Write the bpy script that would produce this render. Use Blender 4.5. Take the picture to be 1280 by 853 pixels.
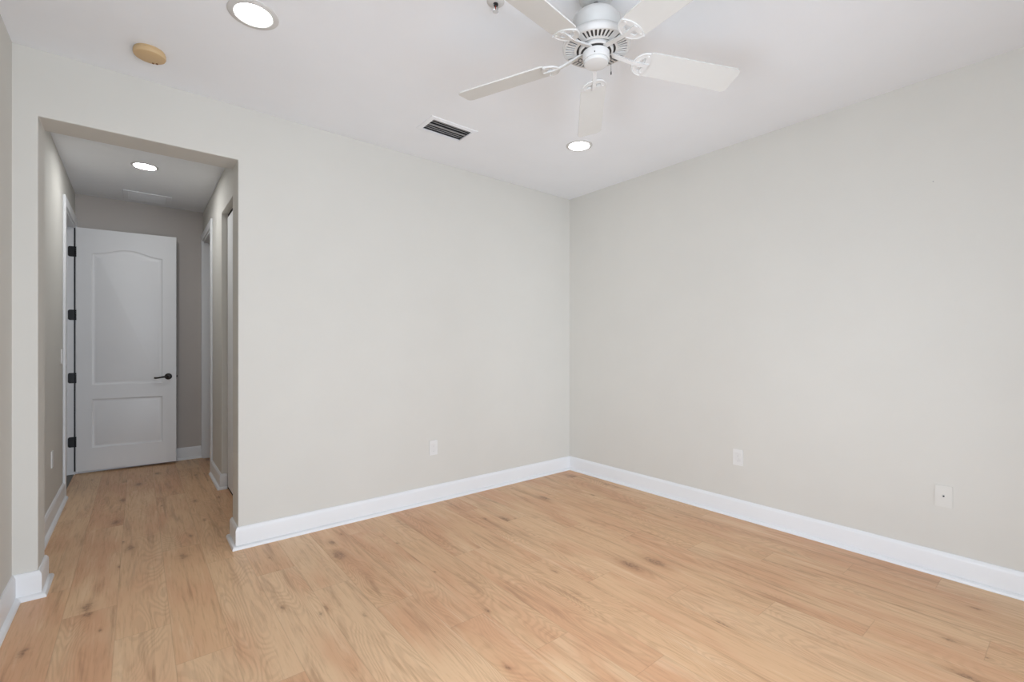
import bpy, bmesh, math, random
from mathutils import Vector, Matrix
from mathutils.geometry import tessellate_polygon

for o in list(bpy.data.objects):
    bpy.data.objects.remove(o, do_unlink=True)
S = bpy.context.scene
COL = S.collection
PI = math.pi
R = math.radians

# ------------------------------------------------------------------ camera
cam_data = bpy.data.cameras.new('camera')
cam_data.sensor_width = 36.0
cam_data.lens = 578.56 * 36.0 / 1280.0
cam_data.shift_y = 5.42 / 1280.0
cam_data.clip_start = 0.05
camera = bpy.data.objects.new('camera', cam_data)
camera.location = (-3.4175, -3.2940, 1.2572)
camera.rotation_euler = (R(90), 0, R(-38.953))
COL.objects.link(camera)
S.camera = camera

# ------------------------------------------------------------------ view / world / light
S.view_settings.view_transform = 'Standard'
S.view_settings.look = 'None'
S.view_settings.exposure = 0.0
S.view_settings.gamma = 1.0
S.view_settings.use_curve_mapping = False

WORLD_STRENGTH = 0.35
SKY_BACK, SKY_BACK_RIGHT, SKY_LEFT = 88.0, 39.0, 98.0
WINDOW_COLOR = (0.875, 0.965, 1.09)
LAMP_STRENGTH = 16.0
HALL_LAMP_STRENGTH = 138.0
LAMP_COLOR = (0.97, 0.985, 1.0)

world = bpy.data.worlds.new('world')
S.world = world
world.use_nodes = True
wn = world.node_tree
wn.nodes.clear()
w_out = wn.nodes.new('ShaderNodeOutputWorld')
w_bg = wn.nodes.new('ShaderNodeBackground')
w_bg.inputs['Color'].default_value = (0.75, 0.86, 1.0, 1)
w_bg.inputs['Strength'].default_value = WORLD_STRENGTH
wn.links.new(w_bg.outputs[0], w_out.inputs[0])


def area_light(name, loc, rot, sx, sy, watts, color):
    l = bpy.data.lights.new(name, 'AREA')
    l.shape = 'RECTANGLE'
    l.size = sx
    l.size_y = sy
    l.energy = watts
    l.color = color
    o = bpy.data.objects.new(name, l)
    o.location = loc
    o.rotation_euler = rot
    COL.objects.link(o)
    return o


# room dimensions
XL, YF, H = -3.896, -4.02, 2.74          # left wall, wall behind the camera, ceiling
OX0, OX1, OZ = -3.806, -2.935, 2.406     # opening into the hall
WT = 0.21                                # thickness of the wall with the opening
HXR, HYB, HH = -2.848, 2.94, 2.75        # hall: right wall, end wall, ceiling
WX0, WX1, WZ0, WZ1 = -3.72, -0.48, 0.06, 2.12   # glazed patio door behind the camera

LWY0, LWY1, LWZ0, LWZ1 = -3.34, -2.16, 0.06, 2.12   # glazed door in the left wall, beside the camera

# daylight through the two glazed doors; the lamps stand just outside the glass
area_light('daylight_back', (-2.95, YF - 0.20, 1.09), (R(90), 0, 0), 1.50, 2.0, SKY_BACK, WINDOW_COLOR)
area_light('daylight_back_right', (-1.25, YF - 0.20, 1.09), (R(90), 0, 0), 1.50, 2.0, SKY_BACK_RIGHT, WINDOW_COLOR)  # right half of the patio door, set weaker than the left half
area_light('daylight_left', (XL - 0.20, (LWY0 + LWY1) / 2, 1.09), (R(90), 0, R(-90)), 1.10, 2.0, SKY_LEFT, WINDOW_COLOR)

# ------------------------------------------------------------------ materials


class NT:
    def __init__(self, name):
        self.m = bpy.data.materials.new(name)
        self.m.use_nodes = True
        self.t = self.m.node_tree
        self.b = self.t.nodes['Principled BSDF']

    def n(self, typ, **kw):
        nd = self.t.nodes.new(typ)
        for k, v in kw.items():
            setattr(nd, k, v)
        return nd

    def link(self, a, b):
        self.t.links.new(a, b)

    def val(self, sock, v):
        if hasattr(v, 'is_output'):
            self.link(v, sock)
        else:
            sock.default_value = v

    def math(self, op, a, b=0.0, c=None, clamp=False):
        nd = self.n('ShaderNodeMath', operation=op, use_clamp=clamp)
        self.val(nd.inputs[0], a)
        self.val(nd.inputs[1], b)
        if c is not None:
            self.val(nd.inputs[2], c)
        return nd.outputs[0]

    def mix(self, f, a, b, mode='MIX'):
        nd = self.n('ShaderNodeMix', data_type='RGBA', blend_type=mode)
        self.val(nd.inputs[0], f)
        self.val(nd.inputs[6], a)
        self.val(nd.inputs[7], b)
        return nd.outputs[2]

    def noise(self, vec, scale, detail=2.0, rough=0.5, dist=0.0):
        nd = self.n('ShaderNodeTexNoise')
        self.link(vec, nd.inputs['Vector'])
        nd.inputs['Scale'].default_value = scale
        nd.inputs['Detail'].default_value = detail
        nd.inputs['Roughness'].default_value = rough
        nd.inputs['Distortion'].default_value = dist
        return nd.outputs['Fac']

    def rng(self, v, a0, a1, b0=0.0, b1=1.0, typ='SMOOTHSTEP'):
        nd = self.n('ShaderNodeMapRange', interpolation_type=typ)
        self.val(nd.inputs[0], v)
        for i, x in enumerate((a0, a1, b0, b1)):
            nd.inputs[1 + i].default_value = x
        return nd.outputs[0]

    def xyz(self, x, y, z):
        nd = self.n('ShaderNodeCombineXYZ')
        for i, v in enumerate((x, y, z)):
            self.val(nd.inputs[i], v)
        return nd.outputs[0]


def paint(name, col, rough=0.6, bump=0.0, scale=160.0, metallic=0.0, spec=0.35):
    k = NT(name)
    g = k.n('ShaderNodeNewGeometry')
    f = k.noise(g.outputs['Position'], 3.0, 3.0)
    c2 = tuple(x * 0.988 for x in col)
    k.link(k.mix(k.rng(f, 0.35, 0.65), (*col, 1), (*c2, 1)), k.b.inputs['Base Color'])
    k.b.inputs['Roughness'].default_value = rough
    k.b.inputs['Metallic'].default_value = metallic
    k.b.inputs['Specular IOR Level'].default_value = spec
    if bump:
        h = k.noise(g.outputs['Position'], scale, 2.0)
        bp = k.n('ShaderNodeBump')
        bp.inputs['Strength'].default_value = bump
        bp.inputs['Distance'].default_value = 0.002
        k.link(h, bp.inputs['Height'])
        k.link(bp.outputs[0], k.b.inputs['Normal'])
    return k.m


def lamp_mat(name, strength, color):
    k = NT(name)
    k.b.inputs['Base Color'].default_value = (0.9, 0.9, 0.9, 1)
    k.b.inputs['Emission Color'].default_value = (*color, 1)
    k.b.inputs['Emission Strength'].default_value = strength
    return k.m


def glass_mat():
    k = NT('clear_glass')
    tr = k.n('ShaderNodeBsdfTransparent')
    gl = k.n('ShaderNodeBsdfGlossy')
    gl.inputs['Roughness'].default_value = 0.02
    fr = k.n('ShaderNodeFresnel')
    mx = k.n('ShaderNodeMixShader')
    k.link(fr.outputs[0], mx.inputs[0])
    k.link(tr.outputs[0], mx.inputs[1])
    k.link(gl.outputs[0], mx.inputs[2])
    k.link(mx.outputs[0], k.t.nodes['Material Output'].inputs[0])
    return k.m


def oak_floor():
    """Laminate oak boards 19 cm wide running away along y."""
    k = NT('oak_laminate')
    g = k.n('ShaderNodeNewGeometry')
    sp = k.n('ShaderNodeSeparateXYZ')
    k.link(g.outputs['Position'], sp.inputs[0])
    X, Y = sp.outputs[0], sp.outputs[1]
    W, L = 0.193, 1.285
    xs = k.math('DIVIDE', k.math('ADD', X, 3.688), W)
    ix = k.math('FLOOR', xs)
    fx = k.math('SUBTRACT', xs, ix)
    wnx = k.n('ShaderNodeTexWhiteNoise', noise_dimensions='1D')
    k.link(k.math('MULTIPLY', ix, 1.731), wnx.inputs['W'])
    # joint rows: first board has a joint at y = -0.35, next at -0.70, others scattered
    off = k.math('FRACT', k.math('MULTIPLY', ix, 0.2730))
    ys = k.math('ADD', k.math('DIVIDE', k.math('ADD', Y, 0.35), L), off)
    iy = k.math('FLOOR', ys)
    fy = k.math('SUBTRACT', ys, iy)
    bid = k.math('ADD', k.math('MULTIPLY', ix, 12.9898), k.math('MULTIPLY', iy, 78.233))
    wn1 = k.n('ShaderNodeTexWhiteNoise', noise_dimensions='1D')
    k.link(bid, wn1.inputs['W'])
    r1 = wn1.outputs['Value']
    wn2 = k.n('ShaderNodeTexWhiteNoise', noise_dimensions='1D')
    k.link(k.math('ADD', bid, 31.7), wn2.inputs['W'])
    r2 = wn2.outputs['Value']
    zoff = k.math('MULTIPLY', r1, 57.0)
    lx = k.math('MULTIPLY', k.math('SUBTRACT', fx, 0.5), W)      # local across, metres
    # ---- cathedral figure: contour lines of a stretched noise field
    v1 = k.xyz(k.math('MULTIPLY', X, 6.0), k.math('MULTIPLY', Y, 1.35), zoff)
    field = k.noise(v1, 1.0, 1.2, 0.40, 0.30)
    wig = k.noise(k.xyz(k.math('MULTIPLY', X, 60.0), k.math('MULTIPLY', Y, 14.0), zoff), 1.0, 2.0, 0.6)
    ph = k.math('ADD', k.math('MULTIPLY', field, 190.0), k.math('MULTIPLY', wig, 2.6))
    ring = k.rng(k.math('SINE', ph), -0.6, 1.0)
    fine = k.noise(k.xyz(k.math('MULTIPLY', X, 110.0), k.math('MULTIPLY', Y, 6.0), zoff), 1.0, 3.0, 0.6)
    streak = k.noise(k.xyz(k.math('MULTIPLY', X, 21.0), k.math('MULTIPLY', Y, 1.5), zoff), 1.0, 4.0, 0.60, 0.5)
    blotch = k.noise(k.xyz(k.math('MULTIPLY', X, 6.0), k.math('MULTIPLY', Y, 1.8), k.math('ADD', zoff, 9.0)), 1.0, 2.0)
    ringmask = k.rng(k.noise(k.xyz(k.math('MULTIPLY', X, 5.0), k.math('MULTIPLY', Y, 0.9), k.math('ADD', zoff, 3.3)), 1.0, 1.0), 0.40, 0.60)
    # ---- colours
    A = (0.695, 0.432, 0.242, 1)      # tan
    B = (0.655, 0.368, 0.205, 1)      # pinkish
    C = (0.740, 0.498, 0.296, 1)      # straw
    base = k.mix(k.rng(r1, 0.1, 0.9, typ='LINEAR'), A, C)
    base = k.mix(k.rng(k.math('MULTIPLY', blotch, k.math('ADD', k.math('MULTIPLY', r2, 0.5), 0.75)), 0.40, 0.72), base, B)
    dark = (0.360, 0.185, 0.095, 1)
    c = k.mix(k.math('MULTIPLY', k.rng(streak, 0.50, 0.76), 0.60), base, dark)
    c = k.mix(k.math('MULTIPLY', k.rng(streak, 0.46, 0.28), 0.45), c, (0.80, 0.575, 0.365, 1))
    c = k.mix(k.math('MULTIPLY', k.math('MULTIPLY', ring, ringmask), 0.20), c, dark)
    c = k.mix(k.math('MULTIPLY', k.rng(fine, 0.48, 0.72), 0.26), c, dark)
    # ---- knots: sparse stretched voronoi cells, ragged, each a cluster of specks with a brown halo
    wob = k.noise(g.outputs['Position'], 34.0, 3.0)
    grit = k.rng(k.noise(g.outputs['Position'], 70.0, 3.0, 0.6), 0.40, 0.60)
    for sx_, sy_, sz_, thr, r0, rv_ in ((3.6, 1.6, 3.0, 0.70, 0.045, 0.085), (7.3, 2.9, 11.0, 0.84, 0.030, 0.055)):
        kv = k.n('ShaderNodeTexVoronoi', feature='F1', voronoi_dimensions='2D')
        kx = k.math('ADD', k.math('ADD', k.math('MULTIPLY', X, sx_), k.math('MULTIPLY', wob, 0.13)), k.math('MULTIPLY', r1, sz_))
        ky = k.math('ADD', k.math('ADD', k.math('MULTIPLY', Y, sy_), k.math('MULTIPLY', wob, 0.09)), k.math('MULTIPLY', r2, sz_))
        k.link(k.xyz(kx, ky, 0.0), kv.inputs['Vector'])
        kv.inputs['Scale'].default_value = 1.0
        sc = k.n('ShaderNodeSeparateColor')
        k.link(kv.outputs['Color'], sc.inputs[0])
        on = k.rng(sc.outputs[0], thr, thr + 0.02)
        size = k.math('ADD', k.math('MULTIPLY', sc.outputs[1], rv_), r0)
        d = k.math('DIVIDE', kv.outputs['Distance'], size)
        knot = k.math('MULTIPLY', k.math('MULTIPLY', k.rng(d, 1.25, 0.25), on), k.math('ADD', k.math('MULTIPLY', grit, 0.65), 0.35))
        halo = k.math('MULTIPLY', k.rng(d, 2.8, 0.4), on)
        c = k.mix(k.math('MULTIPLY', halo, 0.38), c, (0.40, 0.195, 0.095, 1))
        c = k.mix(k.math('MULTIPLY', knot, 0.62), c, (0.130, 0.062, 0.032, 1))
    # ---- board seams, thin and faint
    ex = k.math('MULTIPLY', k.math('MINIMUM', fx, k.math('SUBTRACT', 1.0, fx)), W)
    ey = k.math('MULTIPLY', k.math('MINIMUM', fy, k.math('SUBTRACT', 1.0, fy)), L)
    seam = k.rng(k.math('MINIMUM', ex, ey), 0.0026, 0.0006)
    c = k.mix(k.math('MULTIPLY', seam, 0.22), c, (0.26, 0.14, 0.075, 1))
    k.link(c, k.b.inputs['Base Color'])
    k.link(k.rng(fine, 0.3, 0.7, 0.36, 0.46), k.b.inputs['Roughness'])
    k.b.inputs['Specular IOR Level'].default_value = 0.38
    bp = k.n('ShaderNodeBump')
    bp.inputs['Strength'].default_value = 0.18
    bp.inputs['Distance'].default_value = 0.001
    k.link(k.math('SUBTRACT', fine, seam), bp.inputs['Height'])
    k.link(bp.outputs[0], k.b.inputs['Normal'])
    return k.m


M = {
    'wall': paint('beige_wall_paint', (0.648, 0.629, 0.580), 0.75, 0.05, 220),
    'wall_darker': paint('darker_wall_tone', (0.530, 0.490, 0.455), 0.75, 0.05, 220),  # darker variant of the wall colour, used on the hall's end wall
    'threshold': paint('grey_threshold', (0.17, 0.16, 0.15), 0.6),
    'ceiling': paint('white_ceiling_paint', (0.862, 0.880, 0.902), 0.85, 0.06, 180),
    'trim': paint('white_semigloss_paint', (0.790, 0.795, 0.800), 0.36),
    'door': paint('white_door_paint', (0.850, 0.850, 0.850), 0.38),
    'metal_white': paint('white_enamel', (0.640, 0.632, 0.612), 0.50, spec=0.2),
    'blade': paint('cream_white_laminate', (0.640, 0.632, 0.602), 0.50, spec=0.2),
    'plastic': paint('white_plastic', (0.74, 0.73, 0.71), 0.34),
    'almond': paint('wall_coloured_plastic', (0.675, 0.658, 0.612), 0.45),
    'yellow': paint('yellowed_plastic', (0.600, 0.425, 0.235), 0.50),
    'yellow_dark': paint('brown_plastic', (0.20, 0.09, 0.03), 0.5),
    'black': paint('black_metal', (0.012, 0.012, 0.013), 0.38),
    'dark': paint('dark_gap', (0.035, 0.033, 0.032), 0.8),
    'slot': paint('grey_motor_steel', (0.07, 0.066, 0.062), 0.6),
    'grille': paint('grey_vent_metal', (0.62, 0.62, 0.62), 0.55),
    'grille_bar': paint('pale_grey_vent_metal', (0.27, 0.27, 0.27), 0.5),
    'duct': paint('dark_duct', (0.045, 0.045, 0.047), 0.8),
    'chrome': paint('chrome', (0.75, 0.75, 0.76), 0.18, metallic=1.0),
    'bronze': paint('dark_bronze', (0.035, 0.030, 0.027), 0.30, metallic=0.6),
    'glass': glass_mat(),
    'floor': oak_floor(),
    'patio': paint('pale_patio_concrete', (0.55, 0.54, 0.51), 0.9, 0.1),
    'lamp': lamp_mat('lit_diffuser', LAMP_STRENGTH, LAMP_COLOR),
    'hall_lamp': lamp_mat('lit_hall_diffuser', HALL_LAMP_STRENGTH, LAMP_COLOR),
    'red': paint('red_sprinkler_glass', (0.30, 0.02, 0.01), 0.2),
}

# ------------------------------------------------------------------ mesh helpers


def link_obj(name, data, parent=None):
    o = bpy.data.objects.new(name, data)
    COL.objects.link(o)
    if parent is not None:
        o.parent = parent
    return o


def finish(name, bm, mat, parent=None, smooth=False, bevel=0.0, seg=2, loc=None):
    bmesh.ops.remove_doubles(bm, verts=bm.verts, dist=1e-6)
    bmesh.ops.recalc_face_normals(bm, faces=bm.faces)
    me = bpy.data.meshes.new(name)
    bm.to_mesh(me)
    bm.free()
    for m in (mat if isinstance(mat, (list, tuple)) else [mat]):
        me.materials.append(m)
    if smooth:
        me.polygons.foreach_set('use_smooth', [True] * len(me.polygons))
        me.set_sharp_from_angle(angle=R(35))
    o = link_obj(name, me, parent)
    if loc is not None:
        o.location = loc
    if bevel:
        b = o.modifiers.new('bevel', 'BEVEL')
        b.width = bevel
        b.segments = seg
        b.limit_method = 'ANGLE'
        b.angle_limit = R(40)
    return o


def thing(name, label, cat, loc=(0, 0, 0), rotz=0.0, group=None):
    o = bpy.data.objects.new(name, None)
    o.empty_display_size = 0.05
    COL.objects.link(o)
    o.location = loc
    o.rotation_euler = (0, 0, rotz)
    return tag(o, label, cat, group)


def tag(o, label, cat, group=None):
    o['label'] = label
    o['category'] = cat
    if group:
        o['group'] = group
    return o


def structure(o, label=None, cat=None):
    o['kind'] = 'structure'
    if label:
        o['label'] = label
        o['category'] = cat
    return o


def add_box(bm, x0, x1, y0, y1, z0, z1, mi=0):
    vs = [bm.verts.new((x, y, z)) for x in (x0, x1) for y in (y0, y1) for z in (z0, z1)]
    for idx in ((0, 1, 3, 2), (4, 6, 7, 5), (0, 4, 5, 1), (2, 3, 7, 6), (0, 2, 6, 4), (1, 5, 7, 3)):
        f = bm.faces.new([vs[i] for i in idx])
        f.material_index = mi
    return vs


def box(name, x0, x1, y0, y1, z0, z1, mat, parent=None, bevel=0.0, seg=2):
    bm = bmesh.new()
    add_box(bm, x0, x1, y0, y1, z0, z1)
    return finish(name, bm, mat, parent, bevel=bevel, seg=seg)


def add_plate(bm, loops, d0, d1, tf):
    """Flat polygon with holes (list of 2D loops, first is the outline) extruded from d0 to d1; tf(u, v, d) -> point."""
    tri = tessellate_polygon([[Vector((u, v, 0)) for u, v in lp] for lp in loops])
    flat = [p for lp in loops for p in lp]
    a = [bm.verts.new(tf(u, v, d0)) for u, v in flat]
    b = [bm.verts.new(tf(u, v, d1)) for u, v in flat]
    for t in tri:
        try:
            bm.faces.new([a[i] for i in t])
            bm.faces.new([b[i] for i in reversed(t)])
        except ValueError:
            pass
    k = 0
    for lp in loops:
        n = len(lp)
        for i in range(n):
            j = (i + 1) % n
            bm.faces.new((a[k + i], a[k + j], b[k + j], b[k + i]))
        k += n
    bmesh.ops.recalc_face_normals(bm, faces=bm.faces)


def add_lathe(bm, prof, seg=48, cap0=True, cap1=True, c=(0, 0), mi=0):
    rings = []
    for r, z in prof:
        rings.append([bm.verts.new((c[0] + r * math.cos(2 * PI * i / seg), c[1] + r * math.sin(2 * PI * i / seg), z)) for i in range(seg)])
    for a, b in zip(rings, rings[1:]):
        for i in range(seg):
            j = (i + 1) % seg
            f = bm.faces.new((a[i], a[j], b[j], b[i]))
            f.material_index = mi
    if cap0:
        bm.faces.new(rings[0][::-1]).material_index = mi
    if cap1:
        bm.faces.new(rings[-1]).material_index = mi


def add_tube(bm, pts, rad, seg=10, cap=True):
    pts = [Vector(p) for p in pts]
    rads = rad if isinstance(rad, (list, tuple)) else [rad] * len(pts)
    rings = []
    for i, p in enumerate(pts):
        t = (pts[min(i + 1, len(pts) - 1)] - pts[max(i - 1, 0)]).normalized()
        u = t.orthogonal().normalized() if i == 0 else (u - t * u.dot(t)).normalized()
        v = t.cross(u)
        rings.append([bm.verts.new(p + (u * math.cos(2 * PI * k / seg) + v * math.sin(2 * PI * k / seg)) * rads[i]) for k in range(seg)])
    for a, b in zip(rings, rings[1:]):
        for k in range(seg):
            j = (k + 1) % seg
            bm.faces.new((a[k], a[j], b[j], b[k]))
    if cap:
        bm.faces.new(rings[0][::-1])
        bm.faces.new(rings[-1])


def rect(x0, x1, y0, y1):
    return [(x0, y0), (x1, y0), (x1, y1), (x0, y1)]


def rrect(x0, x1, y0, y1, r, n=5):
    pts = []
    for cx, cy, a in ((x1 - r, y1 - r, 0), (x0 + r, y1 - r, 90), (x0 + r, y0 + r, 180), (x1 - r, y0 + r, 270)):
        for i in range(n + 1):
            t = R(a + 90 * i / n)
            pts.append((cx + r * math.cos(t), cy + r * math.sin(t)))
    return pts


def circle(cx, cy, r, n=32):
    return [(cx + r * math.cos(2 * PI * i / n), cy + r * math.sin(2 * PI * i / n)) for i in range(n)]


def sweep(bm, path, prof, i0, i1):
    """Sweep a (depth, height) profile along the plan polyline path[i0..i1]; the room lies right of the direction
    of travel; corners are mitred using the whole path."""
    def nrm(a, b):
        d = Vector((b[0] - a[0], b[1] - a[1])).normalized()
        return Vector((d.y, -d.x))
    rows = []
    for i in range(i0, i1 + 1):
        n0 = nrm(path[i - 1], path[i]) if i > 0 else None
        n1 = nrm(path[i], path[i + 1]) if i < len(path) - 1 else None
        if n0 is None:
            m = n1
        elif n1 is None:
            m = n0
        else:
            m = (n0 + n1) / (1.0 + n0.dot(n1))
        rows.append([bm.verts.new((path[i][0] + m.x * d, path[i][1] + m.y * d, z)) for d, z in prof])
    n = len(prof)
    for a, b in zip(rows, rows[1:]):
        for k in range(n):
            j = (k + 1) % n
            bm.faces.new((a[k], a[j], b[j], b[k]))
    bm.faces.new(rows[0][::-1])
    bm.faces.new(rows[-1])


# ------------------------------------------------------------------ the room shell
FLX0, FLX1 = -5.2, 0.25
structure(box('floor', FLX0, FLX1, YF - 0.15, 4.3, -0.10, 0.0, M['floor']))

# ceiling of the room, with the hole of the supply vent
VX0, VX1, VY0, VY1 = -1.915, -1.613, -0.622, -0.456
bm = bmesh.new()
add_plate(bm, [rect(XL - 0.12, 0.15, YF - 0.15, WT), rect(VX0, VX1, VY0, VY1)], H, H + 0.12, lambda u, v, d: Vector((u, v, d)))
structure(finish('ceiling', bm, M['ceiling']))
structure(box('ceiling_hall', XL - 1.4, -1.5, WT, HYB + 1.4, HH, HH + 0.12, M['ceiling']))

# wall with the hall opening
bm = bmesh.new()
add_plate(bm, [[(XL - 0.12, 0), (OX0, 0), (OX0, OZ), (OX1, OZ), (OX1, 0), (0.15, 0), (0.15, H), (XL - 0.12, H)]],
          0.0, WT, lambda u, v, d: Vector((u, d, v)))
structure(finish('wall_back', bm, M['wall'], bevel=0.005, seg=3))
structure(box('wall_right', 0.0, 0.15, YF - 0.15, 0.0, 0.0, H, M['wall']))
bm = bmesh.new()
add_plate(bm, [[(YF - 0.15, 0), (LWY0, 0), (LWY0, LWZ1), (LWY1, LWZ1), (LWY1, 0), (0, 0), (0, H), (YF - 0.15, H)]],
          XL, XL - 0.12, lambda u, v, d: Vector((d, u, v)))
structure(finish('wall_left', bm, M['wall']))
bm = bmesh.new()
add_plate(bm, [[(XL, 0), (WX0, 0), (WX0, WZ1), (WX1, WZ1), (WX1, 0), (0, 0), (0, H), (XL, H)]],
          YF, YF - 0.15, lambda u, v, d: Vector((u, d, v)))
structure(finish('wall_front', bm, M['wall']))

# hall walls with their doorways (thickness 12 cm)
D1Y0, D1Y1, DZ = 2.045, 2.890, 2.418      # doorway in the left hall wall (open door)
bm = bmesh.new()
add_plate(bm, [[(WT, 0), (D1Y0, 0), (D1Y0, DZ), (D1Y1, DZ), (D1Y1, 0), (HYB, 0), (HYB, HH), (WT, HH)]],
          XL, XL - 0.12, lambda u, v, d: Vector((d, u, v)))
structure(finish('wall_hall_left', bm, M['wall']))
C0, C1, CZ = 0.45, 1.452, 2.412           # closet opening
D2Y0, D2Y1 = 2.140, 2.880                 # doorway near the hall's end
bm = bmesh.new()
add_plate(bm, [[(WT, 0), (C0, 0), (C0, CZ), (C1, CZ), (C1, 0), (D2Y0, 0), (D2Y0, DZ), (D2Y1, DZ), (D2Y1, 0), (HYB, 0), (HYB, HH), (WT, HH)]],
          HXR, HXR + 0.12, lambda u, v, d: Vector((d, u, v)))
structure(finish('wall_hall_right', bm, M['wall'], bevel=0.003))
structure(box('wall_hall_back', XL - 1.4, -1.5, HYB, HYB + 0.12, 0, HH, M['wall_darker']))
# the rooms beyond the two hall doorways
bm = bmesh.new()
add_box(bm, XL - 1.30, XL - 1.20, 1.2, HYB, 0, HH)
add_box(bm, XL - 1.20, XL - 0.12, 1.2, 1.3, 0, HH)
structure(finish('wall_bedroom', bm, M['wall']))
bm = bmesh.new()
add_box(bm, -1.70, -1.60, WT, HYB, 0, HH)
add_box(bm, HXR + 0.12, -1.70, 1.62, 1.72, 0, HH)
structure(finish('wall_bathroom', bm, M['wall']))

# patio outside
structure(box('patio', -8.0, 2.0, YF - 4.0, 0.5, -0.30, -0.11, M['patio']))

# ------------------------------------------------------------------ baseboards
BB = [(0, 0), (0.034, 0), (0.034, 0.005), (0.031, 0.013), (0.0255, 0.0185), (0.0185, 0.0215), (0.0150, 0.0225),
      (0.0150, 0.108), (0.0135, 0.117), (0.0095, 0.124), (0.006, 0.131), (0, 0.132)]
pathL = [(XL, LWY1), (XL, 0), (OX0, 0), (OX0, WT), (XL, WT), (XL, D1Y0 - 0.078)]
for nm, i0, i1 in (('baseboard_left', 0, 1), ('baseboard_back', 1, 4), ('baseboard_hall_left', 4, 5)):
    bm = bmesh.new()
    sweep(bm, pathL, BB, i0, i1)
    structure(finish(nm, bm, M['trim'], smooth=True))
pathR = [(HXR, C0), (HXR, WT), (OX1, WT), (OX1, 0), (0, 0), (0, YF)]
for nm, i0, i1 in (('baseboard_hall_right', 0, 1), ('baseboard_back', 1, 4), ('baseboard_right', 4, 5)):
    bm = bmesh.new()
    sweep(bm, pathR, BB, i0, i1)
    structure(finish(nm, bm, M['trim'], smooth=True))
# pier between closet and far doorway: wraps its end that faces the closet
bm = bmesh.new()
pathP = [(HXR, D2Y0 - 0.078), (HXR, C1), (HXR + 0.040, C1)]
sweep(bm, pathP, BB, 0, 2)
structure(finish('baseboard_hall_right', bm, M['trim'], smooth=True))
bm = bmesh.new()
sweep(bm, [(XL, HYB), (HXR - 0.012, HYB)], BB, 0, 1)
structure(finish('baseboard_hall_back', bm, M['trim'], smooth=True))


# ------------------------------------------------------------------ door casings and jambs
def casing(nm, xw, s, y0, y1, z1, far_w):
    """Flat casing round a doorway in a wall at x = xw; s = +1 when the hall lies on +x."""
    w, t, rv = 0.075, 0.017, 0.005
    bm = bmesh.new()
    f = lambda u, v, d: Vector((xw + s * d, u, v))
    add_plate(bm, [[(y0 - w - rv, 0), (y0 - rv, 0), (y0 - rv, z1 + rv), (y1 + rv, z1 + rv), (y1 + rv, 0), (y1 + far_w, 0),
                    (y1 + far_w, z1 + w + rv), (y0 - w - rv, z1 + w + rv)]], 0.0, t, f)
    structure(finish(nm, bm, M['trim'], bevel=0.004))


def jamb(nm, xw, s, y0, y1, z1, depth):
    """Lining boards and door stop inside a doorway."""
    bm = bmesh.new()
    x0, x1 = sorted((xw + s * 0.004, xw - s * depth))
    t = 0.018
    add_box(bm, x0, x1, y0 - 0.002, y0 + t, 0, z1)
    add_box(bm, x0, x1, y1 - t, y1 + 0.002, 0, z1)
    add_box(bm, x0, x1, y0 + t, y1 - t, z1 - t, z1 + 0.002)
    a, b = sorted((xw - s * 0.048, xw - s * 0.085))
    add_box(bm, a, b, y0 + t, y0 + t + 0.010, 0, z1 - t)
    add_box(bm, a, b, y1 - t - 0.010, y1 - t, 0, z1 - t)
    add_box(bm, a, b, y0 + t + 0.010, y1 - t - 0.010, z1 - t - 0.010, z1 - t)
    structure(finish(nm, bm, M['trim'], bevel=0.0015))


casing('trim_1', XL, 1, D1Y0, D1Y1, DZ, HYB - D1Y1 - 0.001)
jamb('trim_2', XL, 1, D1Y0, D1Y1, DZ, 0.124)
casing('trim_3', HXR, -1, D2Y0, D2Y1, DZ, HYB - D2Y1 - 0.001)
jamb('trim_4', HXR, -1, D2Y0, D2Y1, DZ, 0.124)
# dark floor strip under the left hall door
structure(box('trim_5', XL - 0.12, XL - 0.005, D1Y0 + 0.018, D1Y1 - 0.018, -0.001, 0.004, M['threshold']))


# ------------------------------------------------------------------ panelled door leaf
def offset_loop(lp, d):
    """Inset a counter-clockwise loop by d."""
    n = len(lp)
    out = []
    for i in range(n):
        p0, p1, p2 = Vector(lp[i - 1]), Vector(lp[i]), Vector(lp[(i + 1) % n])
        e0, e1 = (p1 - p0).normalized(), (p2 - p1).normalized()
        n0, n1 = Vector((-e0.y, e0.x)), Vector((-e1.y, e1.x))
        m = (n0 + n1) / (1.0 + n0.dot(n1))
        out.append(tuple(p1 + m * d))
    return out


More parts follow.
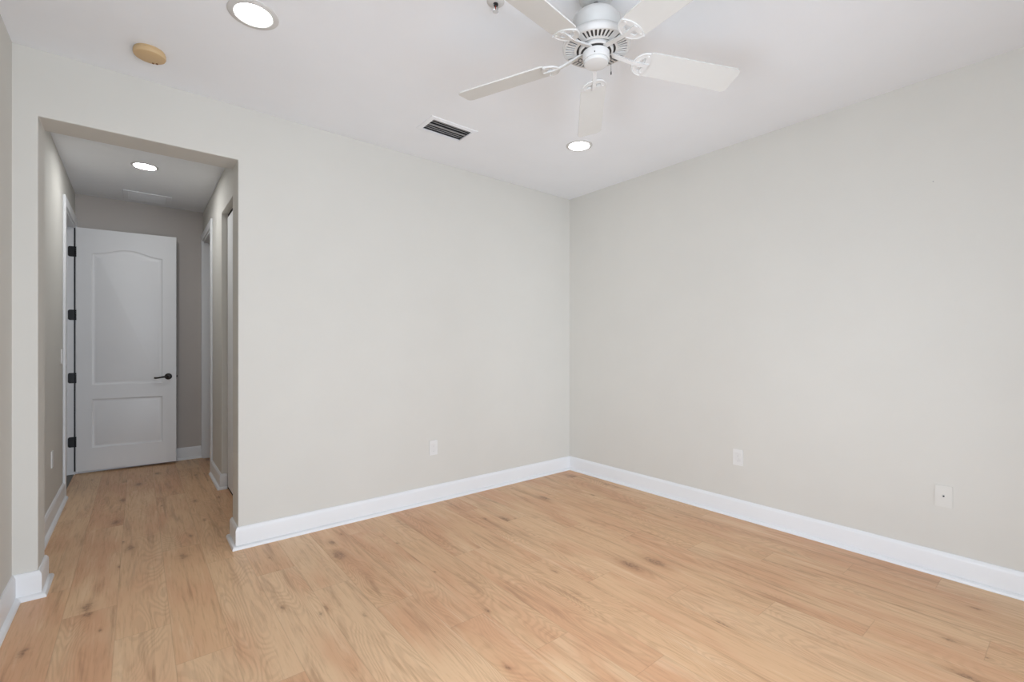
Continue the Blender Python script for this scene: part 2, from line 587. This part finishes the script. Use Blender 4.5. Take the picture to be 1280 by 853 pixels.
def door_leaf(parent, W, Z, t, mat):
    """Two-panel door, arched upper panel; leaf runs along local +x from the hinge, front at local y = 0."""
    px0, px1 = 0.118, W - 0.118
    low = [(px0, 0.222), (px1, 0.222), (px1, 0.700), (px0, 0.700)]
    up = [(px0, 0.842), (px1, 0.842)]
    zs, rise, n = 2.140 * Z / 2.385, 0.060, 18
    for i in range(n + 1):
        u = 1 - i / n
        s = 2 * u - 1
        up.append((px0 + (px1 - px0) * u, zs + rise * 0.5 * (1 + math.cos(PI * s))))
    bm = bmesh.new()
    f = lambda u, v, d: Vector((u, d, v))
    # stiles and rails carry the two holes; a core fills the thickness behind
    add_plate(bm, [rect(0, W, 0, Z), low, up], 0.0, 0.011, f)
    add_box(bm, 0, W, 0.011, t, 0, Z)
    leaf = finish('leaf', bm, mat, parent, bevel=0.0015)
    for lp in (up, low):
        bm = bmesh.new()
        prof = ((0.0, 0.0), (0.004, 0.0055), (0.012, 0.0085), (0.020, 0.0085), (0.030, 0.0050), (0.044, 0.0015))
        loops = []
        for ins, dep in prof:
            loops.append([bm.verts.new(f(u, v, dep)) for u, v in offset_loop(lp, ins)])
        for a, b in zip(loops, loops[1:]):
            for i in range(len(a)):
                j = (i + 1) % len(a)
                bm.faces.new((a[i], a[j], b[j], b[i]))
        bm.faces.new(loops[-1])
        finish('panel', bm, mat, parent, smooth=True)
    return leaf


HX, HY = XL + 0.009, 2.868
FX, FY = -3.099, 2.792
DW = math.hypot(FX - HX, FY - HY)
door = thing('door_1', 'open white two-panel hall door with arched upper panel and black lever', 'door',
             (HX, HY, 0.024), math.atan2(FY - HY, FX - HX))
structure(door)
DH = 2.384
door_leaf(door, DW, DH, 0.036, M['door'])


def lever(parent, x, z):
    h = finish_rosette = None
    bm = bmesh.new()
    seg = 28
    prof = [(0.0, -0.012), (0.024, -0.012), (0.031, -0.009), (0.033, -0.004), (0.033, 0.0)]
    rings = [[bm.verts.new((x + r * math.cos(2 * PI * i / seg), y, z + r * math.sin(2 * PI * i / seg))) for i in range(seg)] for r, y in prof[1:]]
    for a, b in zip(rings, rings[1:]):
        for i in range(seg):
            j = (i + 1) % seg
            bm.faces.new((a[i], a[j], b[j], b[i]))
    bm.faces.new(rings[0][::-1])
    bm.faces.new(rings[-1])
    ro = finish('handle', bm, M['bronze'], parent, smooth=True)
    ro['label'] = 'dark bronze lever handle on a round rose'
    bm = bmesh.new()
    add_tube(bm, [(x, -0.010, z), (x, -0.034, z), (x - 0.006, -0.044, z), (x - 0.020, -0.049, z - 0.001)], [0.0115, 0.0105, 0.0105, 0.010], 12)
    add_tube(bm, [(x - 0.012, -0.048, z), (x - 0.045, -0.050, z - 0.003), (x - 0.078, -0.048, z - 0.010), (x - 0.105, -0.045, z - 0.012),
                  (x - 0.116, -0.044, z - 0.008)], [0.0105, 0.0095, 0.0080, 0.0095, 0.0085], 12)
    finish('lever', bm, M['bronze'], ro, smooth=True)


lever(door, DW - 0.068, 0.905)
bm = bmesh.new()
add_box(bm, DW - 0.0005, DW + 0.0015, 0.006, 0.030, 0.875, 0.935)
add_box(bm, DW, DW + 0.010, 0.011, 0.025, 0.893, 0.917)
finish('latch_plate', bm, M['bronze'], door)
# hinges: a leaf on the jamb and the knuckle, in the door's own frame
inv = Matrix.Translation(door.location) @ Matrix.Rotation(door.rotation_euler.z, 4, 'Z')
inv = inv.inverted()
for zc in (2.168, 1.553, 0.940, 0.318):
    bm = bmesh.new()
    x0, x1, y = XL - 0.046, XL + 0.006, D1Y1 - 0.018
    lp = [(x1, zc - 0.050), (x1, zc + 0.050), (x0 + 0.014, zc + 0.050)]
    lp += [(x0 + 0.014 - 0.014 * math.sin(R(a)), zc + 0.036 + 0.014 * math.cos(R(a))) for a in (30, 60, 90)]
    lp += [(x0 + 0.014 - 0.014 * math.sin(R(a)), zc - 0.036 - 0.014 * math.cos(R(a))) for a in (90, 60, 30)]
    lp += [(x0 + 0.014, zc - 0.050)]
    add_plate(bm, [lp], y - 0.003, y, lambda u, v, d: inv @ Vector((u, d, v)))
    for k in range(5):
        za = zc - 0.050 + 0.020 * k
        p0 = inv @ Vector((XL + 0.008, y - 0.006, za + 0.0008))
        p1 = inv @ Vector((XL + 0.008, y - 0.006, za + 0.0192))
        add_tube(bm, [p0, p1], 0.0065, 12)
    h = finish('hinge', bm, M['black'], door, smooth=True)
    h['label'] = 'black hinge'
# black strip drawn in for the hinge gap line
bm = bmesh.new()
vs = add_box(bm, XL - 0.004, XL + 0.006, D1Y1 - 0.018 - 0.004, D1Y1 - 0.0175, 0.03, DZ - 0.02)
for v in bm.verts:
    v.co = inv @ v.co
g = finish('gap_strip', bm, M['black'], door)
g['label'] = 'black strip in the hinge gap'

# closet door panel in its recess
cd = thing('door_2', 'white closet door panel set back in the right hall wall opening', 'door', (HXR + 0.045, C0, 0))
structure(cd)
bm = bmesh.new()
wq = (C1 - C0) / 2
for k in range(2):
    add_box(bm, 0, 0.030, wq * k + 0.003, wq * (k + 1) - 0.003, 0.016, CZ - 0.030)
finish('leaf', bm, M['door'], cd, bevel=0.002)
bm = bmesh.new()
add_box(bm, 0.004, 0.034, 0.001, C1 - C0 - 0.001, CZ - 0.028, CZ - 0.001)
finish('track', bm, M['dark'], cd)
structure(box('closet_gap_shade', HXR + 0.046, HXR + 0.12, C0, C1, 0.0005, 0.0035, M['dark']))  # dark sheet on the floor, paints the shade in the gap below the panels

# ------------------------------------------------------------------ glazed doors behind and beside the camera
def patio_door(nm, label, loc, rz, hw):
    win = thing(nm, label, 'window', loc, rz)
    structure(win)
    bm = bmesh.new()
    add_plate(bm, [rect(-hw, hw, 0.0, WZ1), rect(-hw + 0.05, hw - 0.05, 0.05, WZ1 - 0.05)], -0.05, 0.05, lambda u, v, d: Vector((u, d, v)))
    finish('frame', bm, M['trim'], win, bevel=0.003)
    for s in (-1, 1):
        a, b = (-hw + 0.05, 0.03) if s < 0 else (-0.03, hw - 0.05)
        y0 = -0.03 if s < 0 else 0.005
        bm = bmesh.new()
        add_plate(bm, [rect(a, b, 0.052, WZ1 - 0.052), rect(a + 0.055, b - 0.055, 0.12, WZ1 - 0.11)], y0, y0 + 0.028, lambda u, v, d: Vector((u, d, v)))
        sa = finish('sash', bm, M['trim'], win, bevel=0.002)
        bm = bmesh.new()
        add_box(bm, a + 0.05, b - 0.05, y0 + 0.012, y0 + 0.016, 0.115, WZ1 - 0.105)
        finish('pane', bm, M['glass'], sa)


patio_door('window_1', 'white framed sliding glass door in the wall behind the camera', ((WX0 + WX1) / 2, YF - 0.06, 0), 0, (WX1 - WX0) / 2)
patio_door('window_2', 'white framed sliding glass door in the left wall', (XL - 0.06, (LWY0 + LWY1) / 2, 0), -PI / 2, (LWY1 - LWY0) / 2)

# ------------------------------------------------------------------ ceiling fan
FC = Vector((-1.917, -2.001, H))
fan = thing('ceiling_fan', 'white five-blade ceiling fan with slotted motor housing and pull chain', 'ceiling fan', FC)
MW = M['metal_white']


def lathe_part(nm, prof, mat, parent, seg=56, **kw):
    bm = bmesh.new()
    add_lathe(bm, prof, seg, **kw)
    return finish(nm, bm, mat, parent, smooth=True)


lathe_part('canopy', [(0.074, 0.0), (0.074, -0.010), (0.070, -0.026), (0.058, -0.038), (0.034, -0.043), (0.016, -0.044)], MW, fan)
lathe_part('downrod', [(0.013, -0.040), (0.013, -0.072), (0.026, -0.076), (0.026, -0.108), (0.022, -0.112)], M['slot'], fan, 32)
# upper motor housing: shallow dome on a short cylinder
lathe_part('motor_housing', [(0.022, -0.088), (0.060, -0.092), (0.086, -0.102), (0.100, -0.118), (0.104, -0.130), (0.104, -0.172),
                             (0.101, -0.177), (0.101, -0.184), (0.112, -0.187), (0.118, -0.192), (0.118, -0.205)], MW, fan, 64)
# lower housing rim
vent_ring = lathe_part('vent_ring', [(0.116, -0.196), (0.128, -0.200), (0.138, -0.210), (0.142, -0.222), (0.140, -0.232), (0.1345, -0.2375)],
                       MW, fan, 80, cap0=False, cap1=False)
# slotted underside of the motor (40 radial slots in five groups of eight)
TH0 = R(44.56)
bm = bmesh.new()
slots = []
for gidx in range(5):
    for k in range(8):
        a = TH0 + gidx * 2 * PI / 5 + R(8.0 * (k + 1))
        ca, sa_ = math.cos(a), math.sin(a)
        hw_ = 0.0036
        lp = []
        for r_, w_ in ((0.092, -hw_), (0.1265, -hw_ * 1.3), (0.1290, 0), (0.1265, hw_ * 1.3), (0.092, hw_), (0.0905, 0)):
            lp.append((r_ * ca - w_ * sa_, r_ * sa_ + w_ * ca))
        slots.append(lp)


def dish(u, v, d):
    r_ = math.hypot(u, v)
    return Vector((u, v, -0.2375 - 0.006 * max(0.0, (0.1345 - r_)) / 0.06 + d))


add_plate(bm, [circle(0, 0, 0.1345, 80), circle(0, 0, 0.0815, 64)] + slots, 0.0, 0.004, dish)
finish('vent_plate', bm, MW, vent_ring)
lathe_part('motor', [(0.040, -0.205), (0.112, -0.206), (0.128, -0.214), (0.130, -0.228), (0.110, -0.2345), (0.060, -0.237)], M['slot'], fan, 48)
lathe_part('flywheel', [(0.072, -0.236), (0.072, -0.247), (0.069, -0.250), (0.0635, -0.2505), (0.0635, -0.246), (0.045, -0.246)], MW, fan, 64)
lathe_part('gap_ring', [(0.0632, -0.2465), (0.0632, -0.2485), (0.046, -0.2495), (0.046, -0.258)], M['slot'], fan, 48)  # dark ring stands in for the shaded gap above the switch housing
lathe_part('switch_housing', [(0.044, -0.2525), (0.0545, -0.2530), (0.0560, -0.2545), (0.0560, -0.2850), (0.0548, -0.2870), (0.047, -0.2872)], MW, fan, 56)
lathe_part('bottom_cap', [(0.0505, -0.2868), (0.0515, -0.2885), (0.0510, -0.2950), (0.0475, -0.2995), (0.036, -0.3020), (0.012, -0.3032), (0.002, -0.3033)], MW, fan, 48)
for a in (R(215), R(335), R(95)):
    p = Vector((math.cos(a), math.sin(a), 0))
    bm = bmesh.new()
    add_tube(bm, [p * 0.052 + Vector((0, 0, -0.279)), p * 0.0590 + Vector((0, 0, -0.279))], 0.0022, 8)
    finish('screw', bm, M['slot'], fan)
# pull chain: a bead string with a small bell
cr = Vector((0.778, -0.629, 0)) * 0.0595
bm = bmesh.new()
add_tube(bm, [cr * 0.90 + Vector((0, 0, -0.262)), cr * 1.06 + Vector((0, 0, -0.264)), cr * 1.06 + Vector((0, 0, -0.272))], 0.0032, 8)
for k in range(18):
    z = -0.274 - 0.0031 * k
    add_lathe(bm, [(0.0004, z + 0.0013), (0.0013, z), (0.0004, z - 0.0013)], 8, c=(cr.x * 1.06, cr.y * 1.06))
add_lathe(bm, [(0.0008, -0.328), (0.0024, -0.331), (0.0030, -0.340), (0.0012, -0.343)], 12, c=(cr.x * 1.06, cr.y * 1.06))
pc = finish('pull_chain', bm, M['slot'], fan, smooth=True)
pc['label'] = 'grey bead pull chain'
# reverse switch loop on the other side
bm = bmesh.new()
cl = Vector((-0.778, 0.629, 0))
c0 = cl * 0.066 + Vector((0, 0, -0.284))
add_tube(bm, [c0 + cl * 0.008 * math.cos(t) + Vector((0, 0, 0.008 * math.sin(t))) for t in [2 * PI * i / 14 for i in range(15)]], 0.0018, 8)
finish('fan_chain_loop', bm, M['slot'], fan, smooth=True)

ZB = 2.472 - H
RT = 0.646
bl_me = None
ir_me = None
for k in range(5):
    a = TH0 + k * 2 * PI / 5
    pit = R(-12.6)
    slope = -0.052 - 0.023 * math.cos(a) - 0.0094 * math.sin(a)
    e = Vector((math.cos(a), math.sin(a), slope))
    n = Vector((-math.sin(a) * math.cos(pit), math.cos(a) * math.cos(pit), math.sin(pit)))
    up_ = e.cross(n).normalized()
    mat4 = Matrix(((e.x, n.x, up_.x, 0), (e.y, n.y, up_.y, 0), (e.z, n.z, up_.z, ZB - slope * 0.2 + 0.0), (0, 0, 0, 1)))
    # iron: arm from the flywheel, then a rounded plate with three openings under the blade root
    if ir_me is None:
        bm = bmesh.new()
        # plate: round towards the hub, gently convex towards the tip
        out = []
        for i in range(25):
            t = R(90 + 180 * i / 24)
            out.append((0.222 + 0.055 * math.cos(t), 0.0565 * math.sin(t)))
        for i in range(1, 12):
            s = -1 + 2 * i / 12
            out.append((0.222 + 0.018 * (1 - s * s), 0.0565 * s))
        tri_a = [(0.190, 0.008), (0.216, 0.006), (0.212, 0.034), (0.196, 0.030)]
        tri_b = [(0.190, -0.008), (0.196, -0.030), (0.212, -0.034), (0.216, -0.006)]
        f = lambda u, v, d: Vector((u, v, d))
        add_plate(bm, [out, tri_a, tri_b], -0.0095, -0.0045, f)
        # raised rim round the hub side of the plate
        rim = [Vector((0.222 + 0.055 * math.cos(R(90 + 180 * i / 24)), 0.0565 * math.sin(R(90 + 180 * i / 24)), -0.0075)) for i in range(25)]
        add_tube(bm, rim, 0.0042, 8)
        # central rib and arm
        arm = [(0.235, 0.0085, -0.0095), (0.190, 0.0085, -0.011), (0.150, 0.0085, -0.006), (0.105, 0.0095, 0.004), (0.070, 0.011, 0.0125), (0.052, 0.012, 0.0155)]
        prev = None
        for (u, hwid, z) in arm:
            q = [bm.verts.new((u, -hwid, z - 0.004)), bm.verts.new((u, hwid, z - 0.004)), bm.verts.new((u, hwid * 0.8, z + 0.004)), bm.verts.new((u, -hwid * 0.8, z + 0.004))]
            if prev:
                for i in range(4):
                    j = (i + 1) % 4
                    bm.faces.new((prev[i], prev[j], q[j], q[i]))
            else:
                bm.faces.new(q[::-1])
            prev = q
        bm.faces.new(prev)
        # screws
        for (sx, sy) in ((0.228, 0), (0.219, 0.042), (0.219, -0.042)):
            add_lathe(bm, [(0.004, -0.012), (0.0052, -0.0105), (0.0052, -0.009)], 10, c=(sx, sy))
        io = finish('blade_iron', bm, MW, fan, smooth=True)
        ir_me = io.data
    else:
        io = link_obj('blade_iron', ir_me, fan)
    io.matrix_local = mat4
    if bl_me is None:
        bm = bmesh.new()
        w0, w1 = 0.0600, 0.0650
        lp = []
        for i in range(13):                       # rounded root
            t = R(90 + 180 * i / 12)
            lp.append((0.236 + 0.028 * math.cos(t), w0 * math.sin(t)))
        rr = 0.024
        for cx, cy, a0 in ((RT - rr, -w1 + rr, -90), (RT - rr, w1 - rr, 0)):
            for i in range(7):
                t = R(a0 + 90 * i / 6)
                lp.append((cx + rr * math.cos(t), cy + rr * math.sin(t)))
        add_plate(bm, [lp], -0.0045, 0.0010, lambda u, v, d: Vector((u, v, d)))
        bo = finish('blade', bm, M['blade'], fan)
        bl_me = bo.data
    else:
        bo = link_obj('blade', bl_me, fan)
    bo.matrix_local = mat4


# ------------------------------------------------------------------ recessed lights
def downlight(x, y, z, label, lampmat, r_lens, r_trim):
    t = thing('recessed_light', label, 'ceiling light', (x, y, z), group='recessed ceiling lights')
    lathe_part('trim_ring', [(r_trim, 0.0), (r_trim, -0.0025), (r_trim - 0.006, -0.006), (r_lens + 0.004, -0.0075), (r_lens, -0.005), (r_lens, 0.0)],
               M['metal_white'], t, 64, cap0=False, cap1=False)
    lathe_part('lens', [(r_lens + 0.0005, -0.0042), (r_lens * 0.7, -0.0054), (0.004, -0.0060)], lampmat, t, 64)
    return t


downlight(-3.015, -0.955, H, 'lit round recessed ceiling light nearest the hall opening', M['lamp'], 0.075, 0.102)
downlight(-0.872, -0.938, H, 'lit round recessed ceiling light just beyond a fan blade tip', M['lamp'], 0.075, 0.096)
downlight(-3.372, 1.624, HH, 'lit round recessed light in the hall ceiling', M['hall_lamp'], 0.073, 0.092)

# ------------------------------------------------------------------ smoke detector
sd = thing('smoke_detector', 'yellowed round smoke detector on the ceiling above the hall opening', 'smoke detector', (-3.371, -0.335, H))
lathe_part('base', [(0.062, 0.0), (0.064, -0.003), (0.064, -0.008), (0.061, -0.010)], M['yellow'], sd, 48)
lathe_part('cover', [(0.061, -0.009), (0.0665, -0.011), (0.067, -0.024), (0.064, -0.0305), (0.057, -0.034), (0.030, -0.0355), (0.002, -0.036)], M['yellow'], sd, 48)
bm = bmesh.new()
add_lathe(bm, [(0.0048, -0.0375), (0.0048, -0.033)], 12, c=(0.030, 0.040))
o = finish('test_button', bm, M['yellow_dark'], sd)
o['label'] = 'dark brown dot'
bm = bmesh.new()
add_lathe(bm, [(0.0042, -0.0375), (0.0042, -0.033)], 12, c=(0.014, 0.046))
o = finish('indicator', bm, M['yellow_dark'], sd)
o['label'] = 'dark brown dot'

# ------------------------------------------------------------------ fire sprinkler
sp = thing('fire_sprinkler', 'small pendent fire sprinkler on the ceiling left of the fan', 'sprinkler', (-2.218, -1.698, H))
lathe_part('escutcheon', [(0.038, 0.0), (0.037, -0.003), (0.028, -0.008), (0.016, -0.010)], M['metal_white'], sp, 40)
lathe_part('body', [(0.011, -0.006), (0.011, -0.016), (0.008, -0.019)], M['black'], sp, 20)
bm = bmesh.new()
for s in (-1, 1):
    add_tube(bm, [(s * 0.009, 0, -0.015), (s * 0.0125, 0, -0.024), (s * 0.011, 0, -0.033), (s * 0.003, 0, -0.041), (0, 0, -0.042)], 0.0020, 8)
finish('frame_arm', bm, M['chrome'], sp, smooth=True)
bm = bmesh.new()
add_lathe(bm, [(0.0012, -0.018), (0.0022, -0.022), (0.0022, -0.034), (0.0012, -0.038)], 12)
finish('bulb', bm, M['red'], sp, smooth=True)
bm = bmesh.new()
lp = []
for i in range(24):
    r_ = 0.0135 if i % 2 else 0.0105
    lp.append((r_ * math.cos(2 * PI * i / 24), r_ * math.sin(2 * PI * i / 24)))
add_plate(bm, [lp], -0.044, -0.0425, lambda u, v, d: Vector((u, v, d)))
finish('deflector', bm, M['chrome'], sp)

# ------------------------------------------------------------------ supply vent in the room ceiling
vc = Vector(((VX0 + VX1) / 2, (VY0 + VY1) / 2, H))
vent = thing('ceiling_vent', 'white framed air vent with dark louvres in the ceiling left of the fan', 'vent', vc)
hx, hy = (VX1 - VX0) / 2, (VY1 - VY0) / 2
bm = bmesh.new()
a = [bm.verts.new((sx * (hx + 0.030), sy * (hy + 0.030), 0)) for sx, sy in ((-1, -1), (1, -1), (1, 1), (-1, 1))]
b = [bm.verts.new((sx * (hx + 0.028), sy * (hy + 0.028), -0.0035)) for sx, sy in ((-1, -1), (1, -1), (1, 1), (-1, 1))]
c = [bm.verts.new((sx * (hx + 0.002), sy * (hy + 0.002), -0.0075)) for sx, sy in ((-1, -1), (1, -1), (1, 1), (-1, 1))]
d = [bm.verts.new((sx * (hx - 0.002), sy * (hy - 0.002), -0.0065)) for sx, sy in ((-1, -1), (1, -1), (1, 1), (-1, 1))]
e_ = [bm.verts.new((sx * (hx - 0.002), sy * (hy - 0.002), -0.004)) for sx, sy in ((-1, -1), (1, -1), (1, 1), (-1, 1))]
for p, q in ((a, b), (b, c), (c, d), (d, e_)):
    for i in range(4):
        j = (i + 1) % 4
        bm.faces.new((p[i], p[j], q[j], q[i]))
finish('frame', bm, M['ceiling'], vent)
for k in range(7):
    y = -hy + 0.0145 + k * (2 * hy - 0.029) / 6
    bm = bmesh.new()
    t = R(24)
    if k == 3:
        add_box(bm, -hx + 0.001, hx - 0.001, y - 0.007, y + 0.007, -0.001, 0.004)
        o = finish('divider', bm, M['grille_bar'], vent, bevel=0.001)
        o['label'] = 'pale grey bar between the two banks of louvres'
        continue
    dy, dz = 0.0100 * math.cos(t), 0.0100 * math.sin(t)
    p = [(y - dy, 0.008 - dz), (y + dy, 0.008 + dz), (y + dy, 0.0095 + dz), (y - dy, 0.0095 - dz)]
    vs0 = [bm.verts.new((-hx + 0.002, yy, zz)) for yy, zz in p]
    vs1 = [bm.verts.new((hx - 0.002, yy, zz)) for yy, zz in p]
    for i in range(4):
        j = (i + 1) % 4
        bm.faces.new((vs0[i], vs0[j], vs1[j], vs1[i]))
    bm.faces.new(vs0[::-1])
    bm.faces.new(vs1)
    finish('louvre', bm, M['grille'], vent)
bm = bmesh.new()
add_plate(bm, [rect(-hx, hx, -hy, hy), rect(-hx + 0.0015, hx - 0.0015, -hy + 0.0015, hy - 0.0015)], 0.002, 0.11, lambda u, v, d: Vector((u, v, d)))
add_box(bm, -hx, hx, -hy, hy, 0.109, 0.112)
finish('duct_box', bm, M['duct'], vent)

# flush white register at the end of the hall ceiling
RX0, RX1, RY0, RY1 = -3.530, -3.150, 2.480, 2.815
rv = thing('ceiling_vent', 'flush white air register in the hall ceiling above the open door', 'vent', ((RX0 + RX1) / 2, (RY0 + RY1) / 2, HH))
hx, hy = (RX1 - RX0) / 2, (RY1 - RY0) / 2
bm = bmesh.new()
add_plate(bm, [rect(-hx, hx, -hy, hy), rect(-hx + 0.042, hx - 0.042, -hy + 0.022, hy - 0.022)], -0.009, 0.0, lambda u, v, d: Vector((u, v, d)))
finish('frame', bm, M['ceiling'], rv, bevel=0.003)
for k in range(14):
    y = -hy + 0.033 + k * (2 * hy - 0.066) / 13
    bm = bmesh.new()
    vs0 = [bm.verts.new((-hx + 0.042, y + yy, zz)) for yy, zz in ((-0.0108, -0.0078), (0.0108, -0.0062), (0.0108, -0.005), (-0.0108, -0.0065))]
    vs1 = [bm.verts.new((hx - 0.042, v.co.y, v.co.z)) for v in vs0]
    for i in range(4):
        j = (i + 1) % 4
        bm.faces.new((vs0[i], vs0[j], vs1[j], vs1[i]))
    bm.faces.new(vs0[::-1])
    bm.faces.new(vs1)
    finish('louvre', bm, M['ceiling'], rv)


# ------------------------------------------------------------------ wall plates
def plate_frame(kind):
    """Rotation taking local x to the right along the wall, local y out of the wall, local z up."""
    return {'back': PI, 'right': PI / 2, 'hall_left': -PI / 2}[kind]


def cover(parent, w, h, t, mat, holes=()):
    bm = bmesh.new()
    add_plate(bm, [rrect(-w / 2, w / 2, -h / 2, h / 2, 0.005)] + list(holes), 0.0, t, lambda u, v, d: Vector((u, d, v)))
    return finish('cover_plate', bm, mat, parent, bevel=0.0014)


def outlet(loc, rot, label, mat):
    t = thing('wall_outlet', label, 'outlet', loc, rot, group='duplex wall outlets')
    w, h = 0.071, 0.116
    hole = []
    for zc in (0.0195, -0.0195):
        lp = []
        for i in range(32):
            a = 2 * PI * i / 32
            lp.append((0.0172 * math.cos(a), zc + max(-0.0140, min(0.0140, 0.0172 * math.sin(a)))))
        hole.append(lp)
    cover(t, w, h, 0.0060, mat, [[(u * 1.05, zc + (v - zc) * 1.05) for u, v in lp] for lp, zc in zip(hole, (0.0195, -0.0195))])
    for lp, zc in zip(hole, (0.0195, -0.0195)):
        bm = bmesh.new()
        sl = [rect(-0.0074, -0.0052, zc - 0.001, zc + 0.0075), rect(0.0052, 0.0070, zc, zc + 0.0068), circle(0, zc - 0.0078, 0.0026, 12)]
        add_plate(bm, [lp] + sl, 0.0005, 0.0068, lambda u, v, d: Vector((u, d, v)))
        rc = finish('receptacle', bm, mat, t)
        bm = bmesh.new()
        add_box(bm, -0.010, 0.010, 0.0006, 0.0024, zc - 0.0112, zc + 0.0100)
        s_ = finish('slot', bm, M['dark'], rc)
        s_['label'] = 'dark plug slots'
    bm = bmesh.new()
    add_tube(bm, [(0, 0.005, 0), (0, 0.0072, 0)], 0.0030, 12)
    finish('screw', bm, mat, t)
    return t


outlet((-1.569, 0.0, 0.434), PI, 'white duplex outlet low on the wall with the hall opening', M['plastic'])
outlet((0.0, -1.700, 0.437), PI / 2, 'white duplex outlet low on the right wall', M['plastic'])
outlet((XL, 1.341, 0.442), -PI / 2, 'white duplex outlet low on the left hall wall', M['plastic'])

tp = thing('cable_plate', 'wall-coloured cover plate with one dark centre jack on the right wall', 'wall plate', (0.0, -2.812, 0.434), PI / 2)
cover(tp, 0.071, 0.116, 0.0055, M['almond'])
bm = bmesh.new()
add_tube(bm, [(0, 0.005, 0.002), (0, 0.0075, 0.002)], 0.0068, 6)
finish('jack_nut', bm, M['plastic'], tp)
bm = bmesh.new()
add_tube(bm, [(0, 0.005, 0.002), (0, 0.0105, 0.002)], 0.0042, 16)
o = finish('jack', bm, M['black'], tp)
o['label'] = 'black coaxial jack'
for z in (0.042, -0.042):
    bm = bmesh.new()
    add_tube(bm, [(0, 0.0045, z), (0, 0.0062, z)], 0.0028, 10)
    finish('screw', bm, M['almond'], tp)

sw = thing('light_switch', 'white light switch on the left hall wall beside the door casing', 'light switch', (XL, 1.880, 1.168), -PI / 2)
cover(sw, 0.071, 0.116, 0.006, M['plastic'], [rect(-0.0175, 0.0175, -0.034, 0.034)])
bm = bmesh.new()
vs0 = [bm.verts.new((-0.0168, y, z)) for y, z in ((0.0005, -0.0333), (0.0100, -0.0333), (0.0068, 0.0), (0.0062, 0.0333), (0.0005, 0.0333))]
vs1 = [bm.verts.new((0.0168, v.co.y, v.co.z)) for v in vs0]
for i in range(5):
    j = (i + 1) % 5
    bm.faces.new((vs0[i], vs0[j], vs1[j], vs1[i]))
bm.faces.new(vs0[::-1])
bm.faces.new(vs1)
finish('rocker', bm, M['plastic'], sw)

# small nail left in the right wall
bm = bmesh.new()
add_tube(bm, [(0.0, 0, 0), (-0.006, 0, 0.001), (-0.0062, 0, 0.001)], [0.0012, 0.0012, 0.0026], 10)
nl = finish('nail', bm, M['grille_bar'], smooth=True, loc=(0.0, -2.769, 2.160))
tag(nl, 'tiny grey nail high on the right wall', 'nail')
